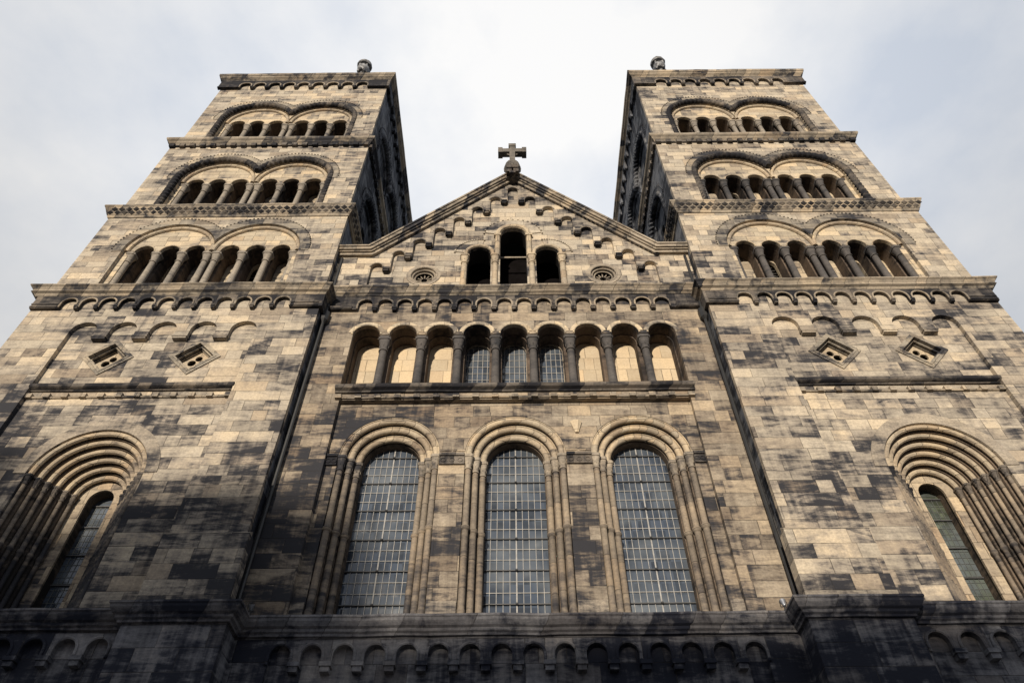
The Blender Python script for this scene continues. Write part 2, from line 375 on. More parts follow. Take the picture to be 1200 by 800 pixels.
# --- lower tower walls (drawn for the right tower in x>0, mirrored for the left) ---
def tower_base(sg):
    xa, xb = 5.70, 14.15
    c = TC+.01; P = 1.135; r = .37; zs = 17.24; zbr = 17.0; zbot = 8.66
    cs = [c+(k-2)*P for k in range(5)]
    X = lambda l: [(sg*a, b) for a, b in l]
    bm = bmesh.new()
    hole = [(cs[0]-r, zbot)]
    for i, q in enumerate(cs):
        if i: hole += [(q-r, zbr)]
        hole += arc(q, zs, r, n=16)
        if i < 4: hole += [(q+r, zbr)]
    hole += [(cs[-1]+r, zbot)]
    slab(bm, X(rect(xa, xb, zbot-.02, 19.0)), [X(hole)], 0, .13)
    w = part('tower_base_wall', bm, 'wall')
    # bracket blocks of the blind arches
    for a, b in zip(cs, cs[1:]):
        m = (a+b)/2; bm = bmesh.new()
        box(bm, sg*m-.215, sg*m+.215, -.03, .128, zbr-.05, zbr+.028); box(bm, sg*m-.19, sg*m+.19, -.012, .128, zbr-.115, zbr-.053)
        part('blind_arch_bracket', bm, 'wall', w)
    # recessed field
    bm = bmesh.new()
    dcs = [c-1.19, c+1.19]; dz = 16.24; dh = .60
    holes = [[(d-dh, dz), (d, dz+dh), (d+dh, dz), (d, dz-dh)] for d in dcs]
    wc = 9.98; wz = 12.2; R0 = 1.37
    holes.append(archloop(wc, wz, R0, zbot+.01, 40))
    slab(bm, X(rect(xa+.15, xb-.15, zbot, 18.9)), [X(h) for h in holes], .132, .3)
    part('recessed_field', bm, 'wall', w)
    # side and back walls, solid core
    bm = bmesh.new()
    for x0, x1 in ((xa, xa+.3), (xb-.3, xb)):
        box(bm, min(sg*x0, sg*x1), max(sg*x0, sg*x1), .1302, 8.3, 0, 18.95)
    x0, x1 = sorted((sg*(xa+.3), sg*(xb-.3))); box(bm, x0, x1, 2.0, 8.3, 0, 18.9)
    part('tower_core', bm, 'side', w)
    # diamond windows
    for d in dcs:
        bm = bmesh.new(); dm = lambda q: [(sg*d-q, dz), (sg*d, dz+q), (sg*d+q, dz), (sg*d, dz-q)]
        slab(bm, dm(.72), [dm(.61)], .1, .1318)
        slab(bm, dm(.605), [dm(.53)], .085, .2)
        slab(bm, dm(.6), [dm(.47)], .2002, .26)
        slab(bm, dm(.6), [dm(.45)], .302, .36)
        f = part('diamond_window', bm, 'hood')
        bm = bmesh.new()
        lob = [circle(sg*d-.15, dz-.02, .115, 16), circle(sg*d+.15, dz-.02, .115, 16), circle(sg*d, dz+.155, .1, 16), circle(sg*d, dz-.2, .1, 16)]
        slab(bm, dm(.6), lob, .361, .42); part('tracery', bm, 'arch', f)
        bm = bmesh.new(); slab(bm, dm(.62), [], .9, .95); part('dark_opening', bm, 'dark', f)
        bm = bmesh.new(); slab(bm, dm(.64), [dm(.58)], .422, .898); part('splay', bm, 'trim', f)
    # string course
    bm = bmesh.new()
    a, b = sg*(cs[0]-r+.0), sg*(cs[-1]+r); a, b = min(a, b)-.02, max(a, b)+.02
    sweep(bm, [(a, .13), (b, .13)], [(0, 14.9), (.05, 14.9), (.07, 14.93), (.15, 14.97), (.17, 15.0), (.17, 15.07), (0, 15.1)])
    part('string_course', bm, 'corbel', w); bm = bmesh.new()
    sweep(bm, [(a, .13), (b, .13)], [(0, 14.66), (.04, 14.66), (.055, 14.69), (.02, 14.74), (0, 14.74)])
    k = 12
    for i in range(k):
        m = a+.1+(b-a-.2)*i/(k-1); box(bm, m-.075, m+.075, .04, .14, 14.65, 14.79)
    part('dentil_band', bm, 'cornice', w)
    # voussoir band on the face
    bm = bmesh.new()
    band = arc(sg*wc, wz, 1.67, 178, 2, 40)+arc(sg*wc, wz, 1.375, 2, 178, 40)
    slab(bm, band, [], .112, .13); 
    win = part('round_arched_window', bm, 'trim')
    # stepped orders
    bm = bmesh.new(); n = 6; dr = .142; dy = .163
    for i in range(n):
        y0 = .302+dy*i; rr = R0-dr*(i+1)
        if i == n-1: slab(bm, archloop(sg*wc, wz, R0+.25, zbot, 36), [archloop(sg*wc, wz, .33, zbot+.01, 36)], y0+.06, y0+.36)
        else: slab(bm, archloop(sg*wc, wz, R0+.25, zbot, 36), [archloop(sg*wc, wz, rr, zbot+.01, 36)], y0, y0+dy-.002)
    part('stepped_jamb', bm, 'groove', win)
    bm = bmesh.new(); slab(bm, archloop(sg*wc, wz, R0-dr*(n-1)-.02, zbot, 36), [archloop(sg*wc, wz, .31, zbot+.01, 36)], .302+dy*(n-1), .302+dy*(n-1)+.058)
    part('inner_surround', bm, 'arch', win)
    bm = bmesh.new()
    for i in range(n):
        y0 = .21+dy*i; rr = R0-dr*i-.062
        tube(bm, archpath(sg*wc, wz, rr, y0, n=44), .062, 8)
    part('archivolt', bm, 'arch', win, smooth=True)
    if 'sc' not in MC: MC['sc'] = column_mesh('side_window_column', 'shaft', 3.58, .052, cap=.26, capw=.078, basew=.075, baseh=.3, ring=1.85, capmat='corbel')
    for i in range(n):
        for s in (-1, 1):
            link('column', MC['sc'], win, T(sg*wc+s*(R0-dr*i-.068), .21+dy*i, 8.68))
    bm = bmesh.new(); slab(bm, archloop(sg*wc, wz, .36, zbot+.02, 24), [], 1.45, 1.47); part('glass', bm, 'greenglass' if sg > 0 else 'glass', win)
    for zz in (9.4, 10.15, 10.9, 11.65, 12.25):
        bm = bmesh.new(); box(bm, sg*wc-.33, sg*wc+.33, 1.405, 1.44, zz-.014, zz+.014)
        part('saddle_bar', bm, 'iron', win)
    bm = bmesh.new()
    for k in range(-2, 3): box(bm, sg*wc+k*.11-.006, sg*wc+k*.11+.006, 1.438, 1.449, zbot, 12.3)
    for k in range(24): box(bm, sg*wc-.32, sg*wc+.32, 1.439, 1.4485, 8.8+k*.155, 8.81+k*.155)
    part('glazing_bars', bm, 'darklead', win)
MC = {}
for sg in (1, -1): tower_base(sg)

# --- cornices and friezes around the towers ---
def tower_cornice(sg, xc, yc, hw, prof, name='cornice', mat='cornice'):
    bm = bmesh.new(); x = sg*xc
    sweep(bm, [(x-hw, yc-hw), (x+hw, yc-hw), (x+hw, yc+hw), (x-hw, yc+hw)], prof, True)
    return part(name, bm, mat, smooth=False)
HB = 4.225
for sg in (1, -1):
    yc = HB
    cx_ = (5.70+14.15)/2
    cn = tower_cornice(sg, cx_, yc, HB, [(-.3, 18.72), (.09, 18.72), (.12, 18.75), (.14, 18.8), (.22, 18.84), (.2, 18.87), (.2, 18.92), (.25, 19.0), (.3, 19.04), (.3, 19.08), (-.3, 19.16)])
    bm = bmesh.new()
    lombard(bm, -HB, HB, 18.17, 18.72, 12, .57, .222, -.1, -.002, zs=18.38, roll=.026)
    for s in (-1, 1):
        for q in range(2): box(bm, s*(HB-.42)-.42, s*(HB-.42)+.4, -.125, -.09, 18.2+q*.12, 18.25+q*.12)
    lb = link('corbel_table', mesh('corbel_table', bm, 'corbel'), cath, T(sg*cx_))
    put_rolls(lb, 'cornice')
    # inner return of the frieze
    bm = bmesh.new(); box(bm, -.1, 0, -.1, .44, 18.17, 18.72)
    part('frieze_return', bm, 'corbel', lb, T(-sg*HB+(0 if sg > 0 else .1)))

# --- belfry storeys ---
def face_wall(zb, zt, hw, ropen, zs, mat, small, t=.14):
    """front sheet of one storey face with a twin-arched recess; local: x along, y inwards"""
    o = 1.41; bm = bmesh.new(); z0 = zb+.02
    a = math.degrees(math.acos(min(1, o/ropen))) if ropen > o else 0
    hole = [(-o-ropen, z0)]+arc(-o, zs, ropen, 180, a, 24)+arc(o, zs, ropen, 180-a, 0, 24)+[(o+ropen, z0)]
    slab(bm, rect(-hw, hw, zb, zt), [hole], 0, t)
    return mesh('storey_wall', bm, mat)
def storey(sg, face, zb, zt, hw, y0, kind, zcap, dims):
    """kind: plain or rope; zcap: top of the capitals"""
    cx = dims; o = 1.41
    if face == 'front': Mx = T(sg*cx, y0, 0); hh = hw; mat = 'upper'
    else:
        yc = y0+hw; s2 = -sg if face == 'inner' else sg
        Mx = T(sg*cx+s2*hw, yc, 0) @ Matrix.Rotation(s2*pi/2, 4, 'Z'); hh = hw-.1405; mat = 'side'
    rope = kind != 'plain'
    ro = 1.63 if rope else 1.47; zs = zcap+(.04 if rope else -.05)
    key = (zb, hh, mat)
    if key not in MC:
        d = {}
        d['wall'] = face_wall(zb, zt, hh, ro, zs, mat, None)
        # order 2 and tympanum
        tm = 'tympanum' if mat == 'upper' else 'side'
        am = 'arch' if mat == 'upper' else 'side'
        bm = bmesh.new()
        sm = [(-o-.84, 0), (-o, 0), (-o+.84, 0), (o-.84, 0), (o, 0), (o+.84, 0)]
        y = .1405
        if rope:
            hole = [(-o-1.42, zb+.02)]+arc(-o, zs, 1.42, 180, math.degrees(math.acos(o/1.42)), 20)+arc(o, zs, 1.42, 180-math.degrees(math.acos(o/1.42)), 0, 20)+[(o+1.42, zb+.02)]
            slab(bm, rect(-hh+.4, hh-.4, zb, zt-.1), [hole], y, y+.12); y += .1205
        r = .31; zsm = zcap
        hole = [(-o-.84-.45, zb+.02), (-o-.84-.45, zsm-.05)]
        for q, _ in sm: hole += [(q-r, zsm-.05)]+arc(q, zsm, r, n=12)+[(q+r, zsm-.05)]
        hole += [(o+.84+.45, zsm-.05), (o+.84+.45, zb+.02)]
        slab(bm, rect(-hh+.4, hh-.4, zb, zt-.1), [hole], y, y+.1)
        d['tym'] = mesh('tympanum', bm, tm)
        bm2 = bmesh.new()
        d['ty'] = y
        bm = bm2
        slab(bm, rect(-hh+.42, hh-.42, zb, zt-.12), [hole], y+.102, y+.3)
        slab(bm, rect(-hh+.45, hh-.45, zb, zt-.15), [archloop(q, zsm, r-.005, zb+.02, 14) for q, _ in sm], y+.302, y+.72)
        d['pier'] = mesh('inner_arcade_wall', bm, 'reveal' if mat == 'upper' else 'side')
        bm = bmesh.new()
        tube(bm, archpath(0, zsm, r+.02, y-.0, n=14), .022, 6)
        d['sroll'] = mesh('small_archivolt', bm, am, True)
        bm = bmesh.new()
        slab(bm, rect(-hh+.5, hh-.5, zb, zt-.2), [archloop(q, zsm-.1, .3, zb+.02, 14) for q in (-o, o)], y+.722, y+.85)
        d['back'] = mesh('chamber_wall', bm, tm)
        bm = bmesh.new()
        for q in (0,):
            for i in range(int((zsm+.3-zb)/.16)):
                z = zb+.08+i*.16
                box(bm, q-.4, q+.4, -.06, .06, -.012, .012, T(0, y+.98, z) @ Matrix.Rotation(radians(38), 4, 'X'))
            box(bm, q-.5, q+.5, y+1.1, y+1.15, zb, zsm+.5)
        d['louvre'] = mesh('louvre', bm, 'louvre')
        bm = bmesh.new()
        k = .072
        a = 0 if not rope else 0
        for s in (0,):
            rr = 1.33 if rope else 1.385
            tube(bm, archpath(0, zs, rr, (y-.03), zcap, zcap, n=30), k, 8)
        d['roll'] = mesh('archivolt', bm, am, True)
        bm = bmesh.new()
        rv0, rv1 = ro+.004, ro+(.2 if rope else .33)
        a0 = math.degrees(math.acos(min(1, o/rv0))); a1 = math.degrees(math.acos(min(1, o/rv1)))
        band = arc(-o, zs, rv1, 185, a1, 24)+arc(o, zs, rv1, 180-a1, -5, 24)+arc(o, zs, rv0, -5, 180-a0, 24)+arc(-o, zs, rv0, a0, 185, 24)
        slab(bm, band, [], -.016, -.001)
        # billets round the band
        for s in (-1, 1):
            nb = 44
            for i in range(nb):
                th = radians(180*i/(nb-1)); xx = s*o+(rv1+.015)*cos(th); zz = zs+(rv1+.015)*sin(th)
                if s*xx < .0: continue
                box(bm, -.028, .028, -.04, -.002, -.02, .02, T(xx, 0, zz) @ Matrix.Rotation(-th+pi/2, 4, 'Y'))
        d['band'] = mesh('hood_band', bm, 'hood' if mat == 'upper' else 'side')
        if rope:
            bm = bmesh.new()
            rr = 1.525; a = math.degrees(math.acos(o/rr))
            pth = archpath(-o, zs, rr, .06, zb, None, n=90, a1=a, step=.035)+[(x_, y_2, z_) for x_, y_2, z_ in archpath(o, zs, rr, .06, None, zb, n=90, a0=180-a, step=.035)]
            tube(bm, pth, .115, 12, twist=30, amp=.2, nt_=2)
            d['rope'] = mesh('rope_moulding', bm, 'corbel' if mat == 'upper' else 'side', True)
        cm = 'col' if mat == 'upper' else 'side'
        d['col'] = column_mesh('belfry_column', cm, zcap-.05-zb, .105, cap=.42, capw=.15, basew=.15, baseh=.3, leaf=False)
        MC[key] = d
    d = MC[key]; y = d['ty']
    w = link('belfry_storey_wall', d['wall'], cath, Mx)
    link('tympanum', d['tym'], w); link('inner_arcade_wall', d['pier'], w); link('chamber_wall', d['back'], w)
    [link('louvre', d['louvre'], w, T(c_)) for c_ in (-o, o)]; [link('small_archivolt', d['sroll'], w, T(c_+q_)) for c_ in (-o, o) for q_ in (-.84, 0, .84)]; link('hood_band', d['band'], w); [link('archivolt', d['roll'], w, T(c_)) for c_ in (-o, o)]
    if rope: link('rope_moulding', d['rope'], w)
    for c in (-o, o):
        for q in (-1.26, -.42, .42, 1.26):
            if face == 'outer': continue
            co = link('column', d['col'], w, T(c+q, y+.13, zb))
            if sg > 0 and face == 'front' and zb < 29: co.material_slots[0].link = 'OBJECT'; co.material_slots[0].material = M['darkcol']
    return w
ST = [  # zb, zt, hw, y0, kind, zcap, cx
    (19.1, 23.4, 4.15, .02, 'plain', 21.46, 9.88),
    (23.5, 29.2, 4.04, .11, 'rope', 26.4, 9.87),
    (29.3, 36.0, 3.93, .2, 'rope', 31.93, 9.84)]
for sg in (1, -1):
    for zb, zt, hw, y0, kind, zcap, cx in ST:
        for face in ('front', 'inner', 'outer'):
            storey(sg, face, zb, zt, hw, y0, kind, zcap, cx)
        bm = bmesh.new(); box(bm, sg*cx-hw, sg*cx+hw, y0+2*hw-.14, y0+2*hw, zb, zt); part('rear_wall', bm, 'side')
    # diaper cornice at the second belfry storey
    zb, zt, hw, y0, kind, zcap, cx = ST[0]
    c2 = tower_cornice(sg, cx, y0+hw, hw, [(-.3, 23.33), (.03, 23.33), (.05, 23.36), (.06, 23.42), (.09, 23.45), (.2, 23.72), (.21, 23.76), (.24, 23.79), (.24, 23.86), (-.3, 23.92)], mat='cornice')
    bm = bmesh.new()
    n = 34
    for q, dy in ((0, 0), (1, 0)):
        for i in range(n):
            x = -hw-.1+(2*hw+.2)*(i+.5+.5*q)/n
            z = 23.52+.13*q; yy = -(.125+.06*q)
            v = [bm.verts.new(p) for p in ((x-.12, yy, z), (x, yy-.04, z+.085), (x+.12, yy, z), (x, yy+.035, z-.085), (x, yy-.05, z))]
            for a, b in ((0, 1), (1, 2), (2, 3), (3, 0)): bm.faces.new((v[a], v[b], v[4]))
    me = mesh('diaper_ornament', bm, 'corbel')
    link('diaper_ornament', me, c2, T(sg*cx, y0, 0))
    link('diaper_ornament', me, c2, T(sg*cx-sg*hw, y0+hw, 0) @ Matrix.Rotation(-sg*pi/2, 4, 'Z'))
    # dentil cornice at the third storey
    zb, zt, hw, y0, kind, zcap, cx = ST[1]
    c3 = tower_cornice(sg, cx, y0+hw, hw, [(-.3, 29.08), (.02, 29.08), (.04, 29.12), (.12, 29.2), (.13, 29.24), (.2, 29.3), (.22, 29.34), (.22, 29.44), (-.3, 29.5)], mat='cornice')
    bm = bmesh.new(); n = 20
    for i in range(n):
        x = -hw+.1+(2*hw-.2)*i/(n-1); box(bm, x-.1, x+.1, -.13, .0, 28.86, 29.075)
    box(bm, -hw, hw, -.06, 0, 28.96, 29.05)
    me = mesh('dentil_band', bm, 'corbel')
    link('dentil_band', me, c3, T(sg*cx, y0, 0))
    link('dentil_band', me, c3, T(sg*cx-sg*hw, y0+hw, 0) @ Matrix.Rotation(-sg*pi/2, 4, 'Z'))
    # crowning cornice and corbel table
    zb, zt, hw, y0, kind, zcap, cx = ST[2]
    c4 = tower_cornice(sg, cx, y0+hw, hw, [(-.3, 35.98), (.12, 35.98), (.13, 36.02), (.17, 36.06), (.24, 36.12), (.25, 36.2), (.3, 36.24), (.32, 36.38), (-.3, 36.46)], mat='cornice')
    for xx, yy, rot, hl in ((sg*cx, y0, 0, hw+.12), (sg*cx-sg*hw, y0+hw, -sg*pi/2, hw-.003)):
        bm = bmesh.new(); lombard(bm, -hl, hl, 35.16, 35.975, 9, .69, .26, -.12, -.001, zs=35.4, roll=.03)
        sweep(bm, [(-hl, -.12), (-(4*.69+.3), -.12)], [(0, 35.16), (.03, 35.16), (.03, 35.26), (0, 35.28)])
        sweep(bm, [((4*.69+.3), -.12), (hl, -.12)], [(0, 35.16), (.03, 35.16), (.03, 35.26), (0, 35.28)])
        ct = part('corbel_table', bm, 'corbel' if rot == 0 else 'side', c4, T(xx, yy, 0) @ Matrix.Rotation(rot, 4, 'Z')); put_rolls(ct, 'trim' if rot == 0 else 'side')
    # little gutter bolts along the top edge
    bm = bmesh.new()
    for i in range(13):
        x = -hw-.2+(2*hw+.4)*i/12; lathe(bm, [(.05, 0), (.05, .05), (.02, .09)], 6, sg*cx+x, y0-.25, 36.38)
        lathe(bm, [(.05, 0), (.05, .05), (.02, .09)], 6, sg*cx-sg*(hw+.25), y0+hw+x, 36.38)
    part('gutter_clip', bm, 'black', c4)
    # pyramid roof and finial
    bm = bmesh.new()
    yc = 4.2; vs_ = [bm.verts.new((sg*cx+a*(hw+.1), yc+b*(hw+.1), 36.4)) for a, b in ((-1, -1), (1, -1), (1, 1), (-1, 1))]
    ap = bm.verts.new((sg*9.65, yc, 47.6))
    for i in range(4): bm.faces.new((vs_[i], vs_[(i+1) % 4], ap))
    bm.faces.new(vs_)
    rf = part('tower_roof', bm, 'copper')
    bm = bmesh.new()
    lathe(bm, [(.12, -1.2), (.16, 0), (.3, .1), (.44, .45), (.46, .75), (.4, .95), (.32, 1.0), (.3, .96), (.05, .9)], 16)
    for i in range(7):
        th = 2*pi*i/7; vv = bmesh.ops.create_icosphere(bm, subdivisions=2, radius=.13)['verts']
        for v in vv: v.co += Vector((.3*cos(th), .3*sin(th), .12))
    tube(bm, [(.38*cos(2*pi*i/20), 0, 0) for i in range(2)], .01, 4)
    lathe(bm, [(.5, 1.25), (.56, 1.32), (.56, 1.5), (.48, 1.56), (.36, 1.5), (.34, 1.36)], 18)
    for a in range(4): th = pi/4+pi*a/2; box(bm, .36*cos(th)-.06, .36*cos(th)+.06, .36*sin(th)-.06, .36*sin(th)+.06, .6, 1.3)
    lathe(bm, [(.028, .8), (.02, 2.3), (.05, 2.35), (.01, 2.6)], 6, -sg*.05)
    jitter(bm, .025); part('finial', bm, 'gold', rf, T(sg*9.6, yc, 47.9) @ Matrix.Scale(.86, 4), True)

# --- nave front, lower zone ---
YM = .45; YP = .6
WX = [-3.09, 0., 3.09]; WZ = 13.11
bm = bmesh.new()
for s in (-1, 1):
    x0, x1 = sorted((s*4.6, s*5.72)); box(bm, x0, x1, YM, YP-.001, 8.66, 15.1)
box(bm, -4.6, 4.6, YM, YP-.001, 14.84, 15.1)
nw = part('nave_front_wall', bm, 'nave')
bm = bmesh.new()
slab(bm, rect(-5.6, 5.6, 8.62, 15.1), [archloop(x, WZ, 1.23, 8.66, 36) for x in WX], YP, .75)
part('recessed_field', bm, 'nave', nw)
for a, b in ((-4.6, -3.09-1.23-.01), (-3.09+1.24, -1.24), (1.24, 3.09-1.24), (3.09+1.24, 4.6)):
    bm = bmesh.new()
    box(bm, a, b, YP-.05, YP-.001, 12.78, 13.02); box(bm, a, b, YP-.09, YP-.001, 13.021, 13.1)
    k = max(2, int((b-a)/.17))
    for i in range(k):
        x = a+(b-a)*(i+.5)/k; tube(bm, [(x+.06*cos(t*pi/5), YP-.055, 12.9+.06*sin(t*pi/5)) for t in range(11)], .014, 5)
    part('impost_band', bm, 'corbel', nw)
    bm = bmesh.new(); box(bm, a, b, YP-.04, YP-.001, 8.66, 9.22); part('plinth', bm, 'trim', nw)
MC['wc'] = column_mesh('window_column', 'shaft', 4.41, .075, cap=.4, capw=.115, basew=.11, baseh=.42, ring=2.35, capmat='trim')
for wx in WX:
    bm = bmesh.new()
    slab(bm, arc(wx, WZ, 1.53, 176, 4, 36)+arc(wx, WZ, 1.236, 4, 176, 36), [], YP-.02, YP-.001)
    win = part('nave_window', bm, 'nave')
    bm = bmesh.new()
    rs = [1.06, .89, .72]
    for i, rr in enumerate(rs):
        y0 = .752+.15*i; y1 = y0+(.148 if i < 2 else .3)
        slab(bm, archloop(wx, WZ, 1.42, 8.63, 36), [archloop(wx, WZ, rr, 8.66, 36)], y0, y1)
    part('stepped_jamb', bm, 'groove', win)
    bm = bmesh.new()
    for i in range(3): tube(bm, archpath(wx, WZ, 1.23-.17*i-.085, .665+.15*i, n=44), .08, 10)
    for i in range(3): tube(bm, archpath(wx, WZ, 1.215-.17*i, .605+.15*i, n=44), .018, 5)
    part('archivolt', bm, 'arch', win, smooth=True)
    for i in range(3):
        for s in (-1, 1): link('column', MC['wc'], win, T(wx+s*(1.23-.17*i-.085), .665+.15*i, 8.68))
    bm = bmesh.new(); slab(bm, archloop(wx, WZ, .8, 8.66, 30), [], 1.27, 1.29); part('glass', bm, 'glass', win)
    bm = bmesh.new()
    for k in range(-4, 5):
        x = wx+k*.148; zt = WZ+sqrt(.72**2-(x-wx)**2); b = .0065 if k else .015
        box(bm, x-b, x+b, 1.252, 1.266, 8.7, zt)
    rows = [8.98+.268*i for i in range(18)]
    for z in rows:
        hx = .72 if z < WZ else sqrt(max(.01, .72**2-(z-WZ)**2)); box(bm, wx-hx, wx+hx, 1.251, 1.2655, z-.0075, z+.0075)
    part('glazing_bars', bm, 'lead', win)
    for z in rows[2::3]:
        bm = bmesh.new(); box(bm, wx-.72, wx+.72, 1.228, 1.249, z-.011, z+.011)
        vv = bmesh.ops.create_icosphere(bm, subdivisions=1, radius=.035)['verts']
        for v in vv: v.co += Vector((wx, 1.22, z))
        part('saddle_bar', bm, 'iron', win)
# carved corbel stone between the right windows
bm = bmesh.new()
vv = bmesh.ops.create_cone(bm, cap_ends=True, segments=7, radius1=.05, radius2=.17, depth=.36)['verts']
for v in vv: v.co = Vector((v.co.x*.9+1.55, v.co.y*.5+YP-.03, v.co.z+13.95))
part('carved_stone', bm, 'panel', nw)

# --- nave front, dwarf arcade ---
AP = 1.07; AR = .39; AZ = 17.5; A0 = 15.24
ac = [(k-4)*AP for k in range(9)]
bm = bmesh.new()
hole = [(ac[0]-AR, A0)]
for i, q in enumerate(ac):
    if i: hole += [(q-AR, AZ-.03)]
    hole += arc(q, AZ, AR, n=18)
    if i < 8: hole += [(q+AR, AZ-.03)]
hole += [(ac[-1]+AR, A0)]
slab(bm, rect(-5.72, 5.72, 15.102, 19.3), [hole], YM, .56)
arw = part('arcade_wall', bm, 'nave')
bm = bmesh.new()
slab(bm, rect(-5.5, 5.5, 15.11, 19.2), [hole], .562, .86)
slab(bm, rect(-5.5, 5.5, 15.11, 19.2), [archloop(q, AZ, AR-.03, A0, 18) for q in ac], .862, 1.2)
part('niche_piers', bm, 'reveal', arw)
for q in ac:
    bm = bmesh.new()
    slab(bm, arc(q, AZ, .53, 170, 10, 20)+arc(q, AZ, .43, 10, 170, 20), [], YM-.014, YM-.001)
    tube(bm, archpath(q, AZ, AR+.03, YM-.005, n=20), .028, 6)
    part('archivolt', bm, 'tympanum', arw, smooth=True)
me = column_mesh('arcade_column', 'darkcol', AZ-.04-A0, .112, cap=.5, capw=.165, basew=.2, baseh=.42)
for a, b in zip(ac, ac[1:]): link('column', me, arw, T((a+b)/2, .65, A0))
for i, q in enumerate(ac):
    bm = bmesh.new()
    if i in (3, 4, 5):
        slab(bm, archloop(q, AZ, .37, A0, 18), [], 1.3, 1.32); g = part('arcade_window', bm, 'glass')
        bm = bmesh.new()
        for k in range(-2, 3): box(bm, q+k*.142-.008, q+k*.142+.008, 1.283, 1.297, A0, AZ+.33)
        for k in range(11): box(bm, q-.36, q+.36, 1.282, 1.2965, A0+.1+.27*k-.008, A0+.1+.27*k+.008)
        part('glazing_bars', bm, 'lead', g)
        bm = bmesh.new(); slab(bm, archloop(q, AZ, .40, A0-.01, 18), [archloop(q, AZ, .34, A0, 18)], 1.205, 1.28); part('frame', bm, 'trim', g)
    else:
        slab(bm, archloop(q, AZ, .372, A0, 18), [], 1.201, 1.3); part('niche_panel', bm, 'panel', arw)
# sill
bm = bmesh.new()
sweep(bm, [(-4.74, YM), (4.74, YM)], [(.0, 15.08), (.06, 15.08), (.08, 15.12), (.17, 15.16), (.19, 15.2), (.19, 15.27), (0, 15.29)])
part('arcade_sill', bm, 'corbel', arw); bm = bmesh.new()
sweep(bm, [(-4.7, YM), (4.7, YM)], [(0, 14.87), (.04, 14.87), (.055, 14.9), (.02, 14.95), (0, 14.95)])
for i in range(19):
    x = -4.62+9.24*i/18; box(bm, x-.085, x+.085, YM-.09, YM+.01, 14.86, 14.985)
box(bm, -4.67, 4.67, .5, 1.3, 15.14, A0-.002)
part('dentil_band', bm, 'cornice', arw)
# nave frieze and cornice
bm = bmesh.new()
lombard(bm, -5.72, 5.72, 18.55, 19.2, 16, .596, .225, YM-.1, YM-.001, zs=18.78, roll=.028)
for s in (-1, 1):
    a, b = sorted((s*4.86, s*5.72)); sweep(bm, [(a, YM-.1), (b, YM-.1)], [(0, 18.55), (.05, 18.57), (.06, 18.65), (0, 18.7)])
ct = part('corbel_table', bm, 'corbel', arw); put_rolls(ct, 'cornice')
bm = bmesh.new()
sweep(bm, [(-5.72, YM), (5.72, YM)], [(-.3, 19.18), (.12, 19.18), (.14, 19.22), (.2, 19.26), (.2, 19.32), (.26, 19.4), (.3, 19.43), (.3, 19.5), (-.3, 19.58)])
ncn = part('nave_cornice', bm, 'cornice')
# downpipe heads in the corners
for s in (-1, 1):
    bm = bmesh.new()
    lathe(bm, [(.05, 8.7), (.05, 17.9), (.13, 18.0), (.15, 18.35), (.05, 18.4), (.05, 21.2)], 8, s*5.6, .34)
    part('downpipe', bm, 'black', label='dark rainwater pipe in the corner beside the tower')

# --- gable ---
GY = .47
kx, kz, az = 4.76, 21.5, 26.62
sl = (az-kz)/kx
bm = bmesh.new()
tri = [(-.40-1.12, 0)]
def gable_holes():
    hs = []
    for s in (-1, 1): hs.append(archloop(s*1.13, 21.59, .39, 19.6, 20))
    hs.append(archloop(0, 22.7, .44, 19.6, 20))
    for s in (-1, 1): hs.append(circle(s*2.88, 20.42, .4))
    return hs
slab(bm, [(-5.72, 19.52), (-5.72, kz-.15), (-kx, kz-.15), (0, az-.2), (kx, kz-.15), (5.72, kz-.15), (5.72, 19.52)], gable_holes(), GY, GY+.1)
gb = part('gable_wall', bm, 'gable')
bm = bmesh.new(); slab(bm, [(-5.7, 19.52), (-5.7, kz-.2), (-kx, kz-.2), (0, az-.25), (kx, kz-.2), (5.7, kz-.2), (5.7, 19.52)], gable_holes(), GY+.102, 1.1)
part('gable_reveal', bm, 'blackstone', gb)
# raised stepped plate
bm = bmesh.new()
n = 7; px_ = .63; pz_ = .70; r = .19
def crown(k): return 25.82-pz_*abs(k)
low = []
for k in range(-n, n+1):
    c = k*px_; zs = crown(k)-r
    zl = crown(max(-n, k-1) if k <= 0 else k)-r-.14; zr = crown(k if k < 0 else k+1)-r-.14
    if k <= 0: zl_ = crown(k-1)-r-.14 if k > -n else 19.54
    else: zl_ = zs-.14
    if k >= 0: zr_ = crown(k+1)-r-.14 if k < n else 19.54
    else: zr_ = zs-.14
    low += [(c-r, zl_)]+arc(c, zs, r, n=12)+[(c+r, zr_)]
outer = [(-5.72, 19.54)]+low+[(5.72, 19.54), (5.72, kz-.2), (kx, kz-.2), (0, az-.25), (-kx, kz-.2), (-5.72, kz-.2)]
slab(bm, outer, [], GY-.13, GY-.001)
part('stepped_arch_frieze', bm, 'gable', gb)
bm = bmesh.new(); tube(bm, archpath(0, 0, r+.02, GY-.135, n=14), .026, 6)
me = mesh('small_archivolt', bm, 'trim', True)
for k in range(-n, n+1): link('small_archivolt', me, gb, T(k*px_, 0, crown(k)-r))
me = None
for k in range(1, n+1):
    for s in (-1, 1):
        c = s*(k-.5)*px_; z = crown(k)-r-.14
        if me is None:
            bm = bmesh.new(); box(bm, -.11, .11, -.06, .12, -.0, .09); box(bm, -.085, .085, -.03, .12, -.08, -.002)
            me = mesh('corbel', bm, 'corbel')
        link('corbel', me, gb, T(c, GY-.12, z))
